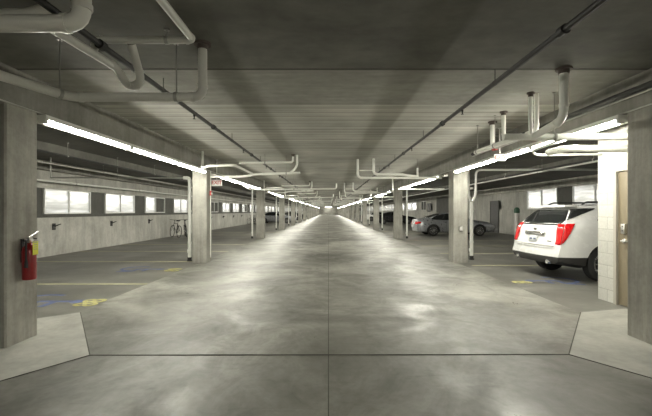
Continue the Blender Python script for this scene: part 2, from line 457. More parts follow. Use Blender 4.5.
number('89', -3.92, 9.8, .50, 'yellow stall number on the floor before the second left column', PI/2)
number('8', 4.05, 8.1, .55, 'yellow stall number on the floor behind the white SUV', -PI/2)
def isa(x, y, sx, label, s=1.0):
    """wheelchair symbol lying on the floor"""
    polys = []
    def bar(a, b, w_):
        a, b = Vector(a), Vector(b); d = (b-a).normalized(); n_ = Vector((-d.y, d.x))*w_/2
        polys.append([tuple(a+n_), tuple(b+n_), tuple(b-n_), tuple(a-n_)])
    def arc(c, r, a0, a1, w_, n=18):
        for k in range(n):
            u, v = a0+(a1-a0)*k/n, a0+(a1-a0)*(k+1)/n
            polys.append([(c[0]+(r+w_/2)*math.cos(u), c[1]+(r+w_/2)*math.sin(u)), (c[0]+(r+w_/2)*math.cos(v), c[1]+(r+w_/2)*math.sin(v)),
                          (c[0]+(r-w_/2)*math.cos(v), c[1]+(r-w_/2)*math.sin(v)), (c[0]+(r-w_/2)*math.cos(u), c[1]+(r-w_/2)*math.sin(u))])
    polys.append([(.52+.1*math.cos(k*PI/6), .02+.1*math.sin(k*PI/6)) for k in range(12)])
    bar((.42, .03), (-.05, .03), .09); bar((.2, .03), (.2, -.28), .08); bar((-.05, .03), (-.05, -.3), .08); bar((-.05, -.3), (-.38, -.42), .08)
    arc((-.12, .1), .36, PI*.35, PI*1.6, .08)
    P = [[(x+sx*a*s, y+b*s) for a, b in p] for p in polys]
    o = flat('wheelchair_symbol', P, M['blue']); tag(o, label, 'floor marking'); return o
isa(-4.75, 6.35, 1, 'blue wheelchair symbol painted in the nearest left stall', 1.15)
isa(4.85, 8.25, -1, 'blue wheelchair symbol on the floor behind the white SUV', 1.0)
isa(-4.85, 9.9, 1, 'faint blue wheelchair symbol in the second left stall', 1.0)

# ------------------------------------------------------------------ columns
COLY = [4.43, 11.35]
while COLY[-1] < 145: COLY.append(COLY[-1]+(9.85 if len(COLY) == 2 else 9.7))
def col_mesh():
    bm = bmesh.new(); box(bm, -WX/2, WX/2, -WB/2, WB/2, 0, BEAM)
    es = [e for e in bm.edges if abs(e.verts[0].co.z-e.verts[1].co.z) > 1]
    bmesh.ops.bevel(bm, geom=es, offset=.018, segments=1, affect='EDGES'); return bm
CX = {'left': -XL-WX/2, 'right': XR+WX/2}
cproto = None
for side in ('left', 'right'):
    for i, y in enumerate([-5.3]+COLY):
        if cproto is None: c = build('concrete_column', col_mesh(), M['column']); cproto = c
        else: c = cproto.copy(); C.objects.link(c)
        c.location = (CX[side], y, 0)
        lab = {0: 'square concrete column behind the viewpoint on the %s side' % side,
               1: 'large square concrete column at the %s edge of the frame' % side}.get(i,
               'square concrete column, %s from the front in the %s row' % (ORD[min(i-1, 15)], side))
        if i == 2: lab = 'square concrete column, second in the %s row, beside a tall white drainpipe' % side
        tag(c, lab, 'column', 'concrete columns of the %s row' % side)

# ------------------------------------------------------------------ strip lights
def fixture(length):
    t = thing('strip_light', '', 'ceiling light')
    h = length/2; bm = bmesh.new(); box(bm, -.066, .066, -h, h, .05, .104, .006); build('housing', bm, M['housing'], t)
    bm = bmesh.new(); prof = [(-.034, .05), (-.032, .02), (-.018, .004), (.018, .004), (.032, .02), (.034, .05)]
    A = [bm.verts.new((x, -h+.05, z)) for x, z in prof]; B_ = [bm.verts.new((x, h-.05, z)) for x, z in prof]
    for k in range(5): bm.faces.new((A[k], A[k+1], B_[k+1], B_[k]))
    build('lens', bm, M['lens'], t)
    for s in (-1, 1):
        bm = bmesh.new(); a, b = sorted((s*(h-.05), s*h)); box(bm, -.058, .058, a, b, -.002, .052, .006); build('end_cap', bm, M['housing'], t)
    for s in (-.5, .5):
        bm = bmesh.new(); box(bm, -.066, .066, s*h-.012, s*h+.012, .046, .05); build('latch', bm, M['steel'], t)
    return t
pf = {}
def add_fix(x, y, L, label, group):
    if L not in pf: f = pf[L] = fixture(L)
    else: f = copy_tree(pf[L])
    f.location = (x, y, BEAM-.105); tag(f, label, 'ceiling light', group)
PL = ['nearest', 'middle', 'farthest']
for side, x in (('left', -XL+.0), ('right', XR-.0)):
    for k, y in enumerate((-4.9, -2.45)):
        add_fix(x, y, 2.41, '%s strip light behind the viewpoint under the %s beam' % (('far', 'near')[k], side), 'strip lights under the %s beam' % side)
    for b in range(len(COLY)-1):
        y0, y1 = COLY[b]+WB/2, COLY[b+1]-WB/2
        L = 2.08 if b == 0 else 2.42
        st = y0+.04 if b == 0 else y0+.85
        for k in range(3):
            if b == 0: lab = '%s of the strip lights between the first two %s columns' % (PL[k], side)
            else: lab = '%s of three strip lights between the %s and %s %s columns' % (PL[k], ORD[b], ORD[min(b+1, 15)], side)
            add_fix(x, st+L/2+k*L, round(L-.01, 2), lab, 'strip lights under the %s beam' % side)

f = copy_tree(pf[2.41]); f.location = (0, END-1.6, CEIL-.105); f.rotation_euler = (0, 0, PI/2)  # extra fixture, added only to brighten the far end wall
tag(f, 'added strip light that brightens the far end wall', 'ceiling light')
# ------------------------------------------------------------------ sprinkler mains and conduits
def sprinkler(x, label, first):
    t = thing('sprinkler_pipe', label, 'pipe', (x, BACK, 2.93))
    bm = bmesh.new(); cyl(bm, (0, 0, 0), (0, END-BACK, 0), .028, 10); build('pipe_run', bm, M['blackpipe'], t, True)
    y = first; k = 0
    while y < 60:
        bm = bmesh.new(); Y = y-BACK
        cyl(bm, (0, Y-.035, 0), (0, Y+.035, 0), .042, 10); build('coupling', bm, M['blackpipe'], t, True)
        bm = bmesh.new(); Y = y-.95-BACK
        lathe(bm, [(.008, -.09), (.02, -.088), (.02, -.083), (.006, -.08), (.01, -.05), (.016, -.045), (.016, -.018)], 8, Matrix.Translation((0, Y, 0)))
        build('sprinkler_head', bm, M['blackpipe'], t, True)
        bm = bmesh.new(); Y = y-2.0-BACK; cyl(bm, (0, Y, 0), (0, Y, .15), .005, 6); cyl(bm, (0, Y-.01, 0), (0, Y+.01, 0), .03, 10); build('hanger_rod', bm, M['blackpipe'], t, True)
        y += 3.25
sprinkler(-1.96, 'thin black sprinkler pipe along the ceiling on the left of the aisle', 3.32)
sprinkler(1.86, 'thin black sprinkler pipe along the ceiling on the right of the aisle', 3.05)
for x, z, r, m, lab in ((-6.1, 2.78, .022, 'blackpipe', 'black sprinkler pipe above the left parking bays'),
                        (-8.85, 2.45, .03, 'pipe', 'white pipe running along the left wall above the windows'),
                        (-7.9, 2.86, .03, 'greypipe', 'grey pipe high above the left bays near the wall'),
                        (6.2, 2.70, .03, 'blackpipe', 'black sprinkler pipe above the right parking bays'),
                        (7.35, 2.87, .035, 'pipe', 'white pipe along the rib above the right parking bays')):
    y0 = BACK if x < 0 else 6.65
    p = pipe('overhead_pipe', lab, 'pipe', [(x, y0, z), (x, 120, z)], r, m, n=8,
             hang=[(x, yy, z+r) for yy in (9, 13.5, 18, 24)])
for x, z, lab in ((-XL+.012, BEAM+.01, 'thin conduit along the lower edge of the left beam'), ):
    pipe('conduit', lab, 'conduit', [(x, BACK, z), (x, 60, z)], .009, 'conduit', n=8)
# twin dark and bright runs along the right beam
pipe('conduit', 'dark pipe along the side of the right beam', 'pipe', [(XR-.06, BACK, 2.90), (XR-.06, 9.5, 2.90)], .036, 'blackpipe', n=10)
pipe('conduit', 'thin bright conduit under the dark pipe on the right beam', 'conduit', [(XR-.05, BACK, 2.845), (XR-.05, 9.5, 2.845)], .010, 'conduit', n=8)
pipe('conduit', 'thin conduit along the lower edge of the right beam', 'conduit', [(XR-.012, BACK, BEAM+.012), (XR-.012, 60, BEAM+.012)], .010, 'conduit', n=8)

# ------------------------------------------------------------------ near-left pipes
pipe('drain_pipe', 'fat grey pipe at the upper left corner turning up into the ceiling', 'pipe', [(-3.5, 2.75, 2.84), (-1.76, 2.75, 2.84), (-1.76, 2.75, 3.1)], .060, 'greypipe', R=.15)
pipe('drain_pipe', 'short curved grey pipe above the fat pipe in the upper left corner', 'pipe', [(-2.68, 3.02, 2.95), (-2.56, 3.02, 3.035), (-2.34, 3.02, 3.035), (-2.2, 3.02, 3.1)], .05, 'greypipe', R=.09, collars=False)
pipe('drain_pipe', 'grey pipe running from the fat corner pipe down into a u shaped trap', 'pipe', [(-2.06, 2.87, 2.86), (-2.04, 3.72, 2.88), (-1.95, 3.74, 2.70), (-1.75, 3.62, 2.70), (-1.75, 3.42, 2.98)], .036, 'greypipe', R=.11)
pipe('drain_pipe', 'thin grey pipe making a square corner below the near ceiling', 'pipe', [(-2.05, 3.36, 2.885), (-2.04, 3.38, 3.0), (-1.19, 3.38, 3.0), (-1.19, .9, 3.0)], .031, 'greypipe', R=.05,
     hang=[(-1.42, 3.38, 3.03)])
pipe('drain_pipe', 'long grey pipe bending along the left beam and rising to a ceiling flange', 'pipe', [(-1.2, 3.67, 3.1), (-1.2, 3.67, 2.585), (-2.46, 3.67, 2.585), (-2.78, 2.95, 2.62), (-3.3, 1.4, 2.66)], .043, 'greypipe', R=.1,
     hang=[(-1.45, 3.67, 2.63), (-2.5, 3.58, 2.63)], flange=[(-1.2, 3.67)])
# ------------------------------------------------------------------ near-right pipes
pipe('drain_pipe', 'thick pale pipe dropping from the ceiling before the right beam', 'pipe', [(2.64, 4.32, 3.1), (2.64, 4.32, 2.53), (2.74, 5.12, 2.5)], .046, 'pipe', R=.16, flange=[(2.64, 4.32)])
pipe('drain_pipe', 'pale pipe crossing under the right beam into the block room', 'pipe', [(2.36, 5.2, 2.5), (4.61, 5.2, 2.5)], .046, 'pipe', hang=[(3.05, 5.2, 2.55)])
pipe('drain_pipe', 'thick white pipe with rounded end beneath the beam beside the block room', 'pipe', [(4.61, 5.62, 2.41), (3.48, 5.62, 2.41), (3.42, 6.0, 2.41)], .05, 'pipe', R=.12)
pipe('water_pipe', 'thin white pipe looping below the right beam', 'pipe', [(4.61, 6.5, 2.46), (3.5, 6.5, 2.44), (3.28, 6.2, 2.47), (3.25, 5.26, 2.5)], .02, 'pipe', R=.14)
pipe('drain_pipe', 'left of two close drops from a shared ceiling point by the right beam', 'pipe', [(2.73, 5.2, 3.1), (2.73, 5.2, 2.54)], .026, 'pipe', flange=[(2.73, 5.2)])
pipe('drain_pipe', 'right of two close drops from a shared ceiling point by the right beam', 'pipe', [(2.83, 5.24, 3.1), (2.83, 5.24, 2.6), (2.83, 5.5, 2.6)], .032, 'pipe', R=.08)
pipe('drain_pipe', 'pipe drop between the twin drops and the red fitted pipe', 'pipe', [(2.82, 6.2, 3.1), (2.82, 6.2, 2.66), (2.80, 5.6, 2.6)], .032, 'pipe', R=.08, flange=[(2.82, 6.2)])
pipe('drain_pipe', 'wider pipe drop farthest along the near right pipe group', 'pipe', [(2.94, 6.9, 3.1), (2.94, 6.9, 2.68)], .042, 'pipe', flange=[(2.94, 6.9)])
pipe('drain_pipe', 'pale pipe running lengthwise beneath the near right drops', 'pipe', [(2.78, 5.24, 2.5), (2.78, 5.6, 2.58), (2.79, 7.3, 2.61)], .04, 'pipe', hang=[(2.79, 7.2, 2.65), (2.79, 6.45, 2.64)])
rt = pipe('water_pipe', 'yellowish pipe with a red end coupling among the near right pipes', 'pipe', [(2.96, 6.85, 2.61), (2.96, 5.8, 2.61)], .022, 'conduit')
bm = bmesh.new(); cyl(bm, (0, -.05, 0), (0, .06, 0), .036, 12); build('end_coupling', bm, M['redplain'], rt, True, label='red end coupling')

# ------------------------------------------------------------------ drainpipes behind the columns
def boot(t, r, z=0):
    bm = bmesh.new(); lathe(bm, [(r*1.5, 0), (r*1.5, .03), (r*1.2, .035), (r*1.2, .12)], 12, Matrix.Translation((0, 0, z))); build('base_boot', bm, M['black'], t, True)
    bm = bmesh.new(); lathe(bm, [(r*1.15, .0), (r*1.15, .06)], 12, aim((0, 0, .3), (-1, -.2, 0))); build('cleanout', bm, M['pipe'], t, True)
def standpipe(x, y, label, r=.05, top=None, turn=None):
    pts = [(x, y, .0)]
    if turn: pts += [(x, y, turn[2]), turn]
    else: pts += [(x, y, top or 3.1)]
    t = pipe('standpipe', label, 'pipe', pts, r, 'pipe', R=.12)
    boot(t, r)
    for z in (.55, 1.5, 2.2):
        bm = bmesh.new(); cyl(bm, (0, 0, z-.03), (0, 0, z+.03), r*1.15, 12); build('coupling', bm, M['pipe'], t, True)
    return t
standpipe(-4.15, 11.5, 'tall white drainpipe beside the second left column', .05, turn=(-4.33, 11.5, 2.49))
pipe('water_pipe', 'thin pale pipe crossing the left bay level with the drainpipe top', 'pipe', [(-4.32, 11.5, 2.49), (-8.3, 11.5, 2.49), (-8.3, 11.5, 3.1)], .02, 'conduit', hang=[(-6.3, 11.5, 2.51)])
standpipe(4.42, 11.9, 'tall white drainpipe beside the second right column', .052, top=1.78)
pipe('standpipe', 'straight upper branch of the white drainpipe beside the second right column', 'pipe', [(4.39, 11.9, 1.80), (4.33, 11.9, 1.98), (4.33, 11.9, 3.1)], .034, 'pipe', R=.1)
pipe('water_pipe', 'white pipe crossing the right bay and dropping to the drainpipe joint', 'pipe', [(4.46, 11.9, 1.80), (4.55, 11.9, 2.0), (4.56, 11.9, 2.77), (11.6, 11.9, 2.79)], .034, 'pipe', R=.16,
     hang=[(6.6, 11.9, 2.81), (9.2, 11.9, 2.82)])
for i in range(2, 8):
    y = COLY[i]-.1
    standpipe(-4.18, y, 'white drainpipe behind the %s left column' % ORD[i], .045, top=3.1)
    standpipe(4.30, y, 'white drainpipe behind the %s right column' % ORD[i], .045, top=3.1)

# ------------------------------------------------------------------ cross pipes over the aisle beyond the second columns
def left_set(dy, tagw):
    pipe('drain_pipe', 'white pipe dropping beside the %s and running along the beam' % tagw, 'pipe',
         [(-3.36, 10.25+dy, 3.1), (-3.36, 10.25+dy, 2.62), (-3.22, 10.25+dy, 2.70), (-2.5, 10.25+dy, 2.72), (-2.5, 12.6+dy, 2.72)], .035, 'pipe', R=.12)
    pipe('drain_pipe', 'upper white cross pipe reaching the aisle from the %s' % tagw, 'pipe',
         [(-2.53, 10.9+dy, 2.86), (-1.02, 10.9+dy, 2.88), (-1.0, 10.9+dy, 3.1)], .028, 'pipe', R=.05, hang=[(-1.8, 10.9+dy, 2.89)], flange=[(-1.0, 10.9+dy)])
    pipe('drain_pipe', 'lower white cross pipe reaching the aisle from the %s' % tagw, 'pipe',
         [(-3.45, 11.25+dy, 2.5), (-2.5, 11.25+dy, 2.5), (-2.1, 11.2+dy, 2.57), (-.82, 11.1+dy, 2.60)], .035, 'pipe', R=.2, hang=[(-1.22, 11.12+dy, 2.63)])
    pipe('drain_pipe', 'pipe elbow linking the two cross pipes from the %s' % tagw, 'pipe',
         [(-.9, 10.95+dy, 3.1), (-.9, 10.98+dy, 2.75), (-1.1, 11.1+dy, 2.6)], .035, 'pipe', R=.15)
    pipe('drain_pipe', 'third long cross pipe past the %s, with two drops' % tagw, 'pipe',
         [(-3.4, 15.2+dy, 2.52), (-3.1, 15.2+dy, 2.36), (-2.7, 15.6+dy, 2.36), (.32, 15.6+dy, 2.40), (.32, 15.6+dy, 2.62)], .03, 'pipe', R=.12, hang=[(-1.4, 15.6+dy, 2.42)])
def right_set(dy, tagw):
    pipe('drain_pipe', 'white pipe elbow dropping nearest the aisle centre by the %s' % tagw, 'pipe',
         [(.9, 11.85+dy, 3.1), (.9, 11.85+dy, 2.52), (3.5, 11.9+dy, 2.52)], .036, 'pipe', R=.14, flange=[])
    pipe('drain_pipe', 'white pipe drop joining the long cross pipe by the %s' % tagw, 'pipe',
         [(1.38, 11.75+dy, 3.1), (1.38, 11.75+dy, 2.62), (2.15, 11.75+dy, 2.62), (2.75, 11.8+dy, 2.55)], .04, 'pipe', R=.12)
    pipe('water_pipe', 'thin brace pipe between the two drops by the %s' % tagw, 'pipe',
         [(.95, 11.8+dy, 2.74), (1.4, 11.8+dy, 2.74)], .015, 'pipe')
    pipe('drain_pipe', 'short drop against the right beam by the %s' % tagw, 'pipe',
         [(2.75, 11.9+dy, 2.84), (2.75, 11.9+dy, 2.58)], .032, 'pipe', hang=[(2.75, 11.9+dy, 2.84)])
    pipe('drain_pipe', 'low cross pipe in the right bay beyond the %s' % tagw, 'pipe',
         [(3.2, 17.6+dy, 2.5), (5.3, 17.6+dy, 2.5)], .035, 'pipe', hang=[(4.4, 17.6+dy, 2.53)])
    pipe('drain_pipe', 'vertical pipe drop by the right strip lights beyond the %s' % tagw, 'pipe',
         [(3.15, 18.9+dy, 3.1), (3.15, 18.9+dy, 2.5)], .035, 'pipe')
for k in range(7):
    dy = 0 if k == 0 else 9.85+9.7*(k-1)
    w_ = '%s left column' % ORD[k+1]; left_set(dy, w_)
    w_ = '%s right column' % ORD[k+1]; right_set(dy, w_)

# ------------------------------------------------------------------ exit signs
def exit_sign(x, y, z, label, w_=.31, h=.19, ts=.15, stem=.05):
    t = thing('exit_sign', label, 'sign', (x, y, z))
    bm = bmesh.new(); box(bm, -w_/2, w_/2, -.025, .025, -h/2, h/2, .006); build('sign_box', bm, M['white'], t)
    e = text_mesh('lettering', 'EXIT', ts, M['redplain'], t); e.rotation_euler = (PI/2, 0, 0); e.location = (0, -.0265, 0)
    bm = bmesh.new(); cyl(bm, (0, 0, h/2), (0, 0, h/2+stem), .012, 10); cyl(bm, (0, 0, h/2+stem-.012), (0, 0, h/2+stem), .035, 10); build('canopy', bm, M['white'], t)
    return t
exit_sign(-3.365, 11.6, 2.35, 'white exit sign with red letters on the second left column', stem=.6)
exit_sign(3.27, 7.35, 2.52, 'white exit sign with red letters hung below the right pipes', .22, .13, .10, .5)
t = pipe('conduit', 'thin conduit down the aisle face of the second left column', 'conduit', [(-XL+.015, 11.45, .12), (-XL+.015, 11.45, 2.68)], .011, 'pipe', n=8)
t = thing('fire_alarm_strobe', 'small red and white alarm strobe on the second left column', 'alarm', (-XL, 11.45, 2.02))
build('backplate', boxbm(0, .04, -.06, .06, -.06, .08, bev=.006), M['redplain'], t); build('strobe_lens', boxbm(.04, .07, -.035, .035, -.03, .03, bev=.008), M['white'], t)
t = thing('electrical_outlet', 'small electrical outlet box on the front of the second right column', 'outlet', (XR+.2, 11.35-WB/2, 1.0))
build('outlet_box', boxbm(-.055, .055, -.05, 0, -.07, .07, bev=.006), M['steel'], t); build('cover_plate', boxbm(-.03, .03, -.058, -.05, -.045, .045), M['white'], t)

# ------------------------------------------------------------------ fire extinguisher
fe = thing('fire_extinguisher', 'red fire extinguisher with yellow tag hanging on the nearest left column', 'fire extinguisher', (-XL+.085, 4.42, .71))
bm = bmesh.new(); lathe(bm, [(.045, 0), (.066, .008), (.07, .03), (.07, .33), (.062, .37), (.04, .40), (.022, .415), (.02, .43)], 24); build('cylinder', bm, M['red'], fe, True)
bm = bmesh.new(); lathe(bm, [(.024, .425), (.027, .43), (.027, .455), (.018, .46), (.018, .485)], 16); box(bm, -.022, .022, -.028, .03, .455, .49, .004); build('valve', bm, M['coupl'], fe, True)
bm = bmesh.new(); tube(bm, fillet([(0, -.01, .485), (0, .03, .50), (0, .14, .545)], .03)[0], .009, 8); build('handle', bm, M['steel'], fe, True)
bm = bmesh.new(); tube(bm, fillet([(0, .0, .475), (0, .06, .475), (0, .11, .465)], .03)[0], .008, 8); build('lever', bm, M['black'], fe, True)
bm = bmesh.new(); tube(bm, fillet([(0, -.02, .46), (.02, -.075, .46), (.03, -.088, .36), (.03, -.085, .22)], .05)[0], .011, 8); cyl(bm, (.03, -.085, .24), (.03, -.085, .15), .014, 10, .02); build('hose', bm, M['black'], fe, True)
bm = bmesh.new(); lathe(bm, [(.018, 0), (.018, .014)], 12, aim((.025, -.005, .455), (1, -.2, 0))); build('gauge', bm, M['white'], fe, True)
bm = bmesh.new(); box(bm, .072, .076, -.045, .035, .29, .44); tg = build('inspection_tag', bm, M['tagyellow'], fe, label='yellow inspection tag')
bm = bmesh.new()
for z in (.425, .40, .375, .35): box(bm, .076, .0775, -.033, .02, z, z+.007)
build('tag_printing', bm, M['coupl'], tg)
bm = bmesh.new()
for k in range(5):
    a0, a1 = -.25+k*.2, -.05+k*.2
    v = [bm.verts.new((.0715*math.cos(a), .0715*math.sin(a), z)) for a, z in ((a0, .2), (a1, .2), (a1, .28), (a0, .28))]
    if k > 2: bm.faces.new(v)
bmesh.ops.remove_doubles(bm, verts=bm.verts, dist=1e-5)
build('paper_label', bm, M['white'], fe)
bm = bmesh.new(); box(bm, -.085, -.07, -.02, .02, .2, .47); box(bm, -.075, -.015, -.008, .008, .44, .455); build('wall_bracket', bm, M['black'], fe)

# ------------------------------------------------------------------ wall brackets below the left windows
def bracket():
    t = thing('wheel_bracket', '', 'wall bracket')
    build('mounting_plate', boxbm(0, .02, -.07, .07, -.12, .10), M['black'], t)
    bm = bmesh.new(); tube(bm, fillet([(.02, -.04, .02), (.12, -.08, .05), (.13, -.17, .03)], .06)[0], .016, 6); build('hook', bm, M['black'], t, True)
    bm = bmesh.new(); tube(bm, fillet([(.02, .04, .0), (.12, .09, .06), (.1, .2, .07)], .06)[0], .016, 6); build('hook', bm, M['black'], t, True)
    return t
b0 = bracket()
wn = ['nearest', 'second', 'third', 'fourth', 'fifth', 'sixth', 'seventh', 'eighth']
for i, y in enumerate((13.0, 16.45, 19.9, 26.9, 30.4, 33.9, 37.5, 41)):
    t = b0 if i == 0 else copy_tree(b0)
    t.location = (-WL+.02, y, .98); tag(t, 'black bracket stub on the left wall, %s from the front' % wn[i], 'wall bracket', 'black brackets on the left wall')

# ------------------------------------------------------------------ bicycles
def bicycle(x, y, rz, label, col, lean=0):
    t = thing('bicycle', label, 'bicycle', (x, y, 0), rz, 'bicycles against the left wall'); t.rotation_euler = (lean, 0, rz)
    for wx in (-.52, .52):
        bm = bmesh.new()
        prof = [(.335, -.016), (.35, 0), (.335, .016), (.318, .01), (.318, -.01)]
        n = 28; rings = [[bm.verts.new((wx+r*math.cos(2*PI*i/n), z, .35+r*math.sin(2*PI*i/n))) for r, z in prof] for i in range(n)]
        for i in range(n):
            for j in range(5): bm.faces.new((rings[i][j], rings[i][(j+1) % 5], rings[(i+1) % n][(j+1) % 5], rings[(i+1) % n][j]))
        wh = build('wheel', bm, M['tire'], t, True)
        bm = bmesh.new()
        for k in range(14):
            a = 2*PI*k/14; cyl(bm, (wx, .015*(-1)**k, .35), (wx+.32*math.cos(a), 0, .35+.32*math.sin(a)), .002, 4)
        cyl(bm, (wx, -.05, .35), (wx, .05, .35), .022, 8); build('spokes', bm, M['steel'], wh)
    bm = bmesh.new(); bb = (-.08, 0, .3); st = (-.2, 0, .78); hd = (.36, 0, .8); hl = (.39, 0, .68)
    for a, b in ((bb, st), (st, hd), (bb, hl), (hd, hl), (bb, (-.52, .05, .35)), (bb, (-.52, -.05, .35)), (st, (-.52, .05, .35)), (st, (-.52, -.05, .35))): cyl(bm, a, b, .015, 8)
    build('frame', bm, col, t, True)
    bm = bmesh.new()
    for s in (-.045, .045): tube(bm, [(.395, s, .68), (.47, s, .5), (.52, s, .35)], .011, 6)
    build('fork', bm, col, t, True)
    bm = bmesh.new(); cyl(bm, hd, (.33, 0, .98), .013, 8); tube(bm, fillet([(.2, -.3, 1.0), (.33, -.1, .99), (.33, .1, .99), (.2, .3, 1.0)], .08)[0], .013, 8); build('handlebar', bm, M['black'], t, True)
    bm = bmesh.new(); cyl(bm, st, (-.24, 0, .94), .013, 8); box(bm, -.38, -.12, -.06, .06, .93, .98, .02); build('saddle', bm, M['black'], t, True)
    bm = bmesh.new(); cyl(bm, (-.08, -.02, .3), (-.08, -.035, .3), .09, 16); cyl(bm, (-.08, -.05, .3), (.05, -.06, .2), .01, 6); cyl(bm, (-.08, .05, .3), (-.21, .06, .4), .01, 6); box(bm, .0, .1, -.12, -.05, .19, .21); box(bm, -.26, -.16, .05, .12, .39, .41); build('crankset', bm, M['steel'], t)
bicycle(-8.6, 21.6, 2.3, 'dark bicycle leaning at the left wall, nearer of two', M['clad'], .08)
bicycle(-8.3, 22.4, 2.0, 'dark bicycle leaning at the left wall, farther of two', M['black'], -.06)
bicycle(-8.6, 43.5, 2.6, 'dark bicycle far along the left wall beyond the second column', M['black'], .06)

# ------------------------------------------------------------------ pale post behind the SUV
t = thing('marker_post', 'pale post with a dark green cap beside the white SUV tail light', 'post', (9.1, 18.6, 0))
bm = bmesh.new(); lathe(bm, [(.14, 0), (.14, .03), (.11, .05), (.11, 1.35), (.10, 1.4)], 14); build('post', bm, M['pale'], t, True)
bm = bmesh.new(); lathe(bm, [(.12, 1.4), (.135, 1.45), (.13, 1.58), (.08, 1.66), (.02, 1.68)], 14); build('cap', bm, M['green'], t, True, label='dark green cap')

# ------------------------------------------------------------------ cars
def interp(tab, x):
    if x <= tab[0][0]: return tab[0][1]
    for (a, va), (b, vb) in zip(tab, tab[1:]):
        if x <= b: return va+(vb-va)*(x-a)/(b-a)
    return tab[-1][1]
class Car:
    """lofted body; x=0 rear bumper, x=L nose, side profiles per height"""
    def __init__(s, d): s.__dict__.update(d)
    def section(s, t):
        T = interp(s.top, t); B = min(interp(s.belt, t), T-.03); zb = s.zb+interp(s.lift, t)
        e = min(t/.09, 1, (1-t)/.10); W = s.W/2*(1-s.rnd*(1-e)**2)
        Wr = min(s.Wr/2, W*.92)*(1-.1*(1-min(1, t/.1))); g = min(1, max(0, (T-B-.03)/.25)); Wt = W*.90*(1-g)+Wr*g
        return [(0, zb), (W*.80, zb), (W*.97, zb+.07), (W*.995, s.zclad), (W, (s.zclad+B)/2+.02), (W*.985, B-.10), (W*.95, B),
                (W*.95+(Wt-W*.95)*.12, B+(T-B)*.12), (Wt+.015, B+(T-B)*.82), (Wt*.93, T-.02*g-.004), (Wt*.6, T-.002), (0, T)]
    def pt(s, t, q, off=0):
        """q: float index along the right half section"""
        S_ = s.section(t); i = min(int(q), len(S_)-2); f = q-i
        y = S_[i][0]*(1-f)+S_[i+1][0]*f; z = S_[i][1]*(1-f)+S_[i+1][1]*f
        x0 = interp(s.rear, z); x1 = interp(s.front, z)
        x = x0+(x1-x0)*t
        Wl = s.W/2
        if t <= .5: x -= s.bulge*max(0, 1-(y/Wl)**2)*max(0, 1-t/.06)
        else: x += s.bulge*1.4*max(0, 1-(y/Wl)**2)*max(0, 1-(1-t)/.10)
        return Vector((x, y, z))
    def body(s, mats, parent):
        ts = [0, .008, .02, .04, .065, .09]+[.09+(.90-.09)*k/26 for k in range(1, 27)]+[.93, .955, .975, .99, 1]
        bm = bmesh.new(); N = len(s.section(.5)); rows = []
        for t in ts:
            r = []
            for j in range(N): r.append(bm.verts.new(s.pt(t, j)))
            for j in range(N-2, 0, -1): v = s.pt(t, j); r.append(bm.verts.new((v.x, -v.y, v.z)))
            rows.append(r)
        n = len(rows[0])
        for a, b in zip(rows, rows[1:]):
            for i in range(n):
                f = bm.faces.new((a[i], a[(i+1) % n], b[(i+1) % n], b[i]))
                j = min(i, n-1-i); f.material_index = 1 if j < 3 else 0
        for r, t in ((rows[0], 0), (rows[-1], 1)):   # caps with inner columns
            m = 6; grid = []
            for j in range(1, N-1):
                R_, L_ = r[j], r[n-j]; row = [R_]
                for k in range(1, 2*m):
                    u = 1-k/m; c = s.cap(t, u, j); row.append(bm.verts.new(c))
                row.append(L_); grid.append((j, row))
            for (j, a), (_, b) in zip(grid, grid[1:]):
                for k in range(2*m):
                    f = bm.faces.new((a[k], a[k+1], b[k+1], b[k])); f.material_index = 1 if j < 3 else 0
            bm.faces.new([r[0]]+grid[0][1][::-1][:] ) if False else None
            for row, apex in ((grid[0][1], r[0]), (grid[-1][1], r[N-1])):
                for k in range(2*m): bm.faces.new((row[k], row[k+1], apex))
        bmesh.ops.recalc_face_normals(bm, faces=bm.faces)
        o = build('body', bm, mats, parent, True, sharp=40)
        # wheel wells
        cut = bmesh.new()
        for wx in s.wheels:
            for sg in (-1, 1): cyl(cut, (wx, sg*(s.W/2-.30), s.wr), (wx, sg*(s.W/2+.2), s.wr), s.wr+.055, 32)
        me = bpy.data.meshes.new('c'); bmesh.ops.recalc_face_normals(cut, faces=cut.faces); cut.to_mesh(me); cut.free(); me.materials.append(M['clad'])
        co = bpy.data.objects.new('c', me); C.objects.link(co)
        o.data.materials.append(M['clad'])
        md = o.modifiers.new('b', 'BOOLEAN'); md.object = co; md.operation = 'DIFFERENCE'; md.solver = 'EXACT'
        P_ = o.parent; o.parent = None
        bpy.context.view_layer.update()
        new = bpy.data.meshes.new_from_object(o.evaluated_get(bpy.context.evaluated_depsgraph_get()))
        o.modifiers.clear(); old = o.data; o.data = new; o.parent = P_; bpy.data.objects.remove(co)
        return o
    def cap(s, t, u, q, off=0):
        """point on the end cap; u in -1..1 across"""
        p = s.pt(t, q); y = p.y*u; Wl = s.W/2
        S_ = s.section(t); z = p.z
        b0 = max(0, 1-(p.y/Wl)**2); b1 = max(0, 1-(y/Wl)**2)
        sg = -1 if t == 0 else 1; k = s.bulge*(1 if t == 0 else 1.4)
        return Vector((p.x+sg*k*(b1-b0)+sg*off, y, z))
    def qz(s, t, z):
        S_ = s.section(t)
        for i in range(1, len(S_)-1):
            if S_[i][1] <= z <= S_[i+1][1]: return i+(z-S_[i][1])/max(1e-6, S_[i+1][1]-S_[i][1])
        return len(S_)-1.01 if z > S_[-1][1] else 1
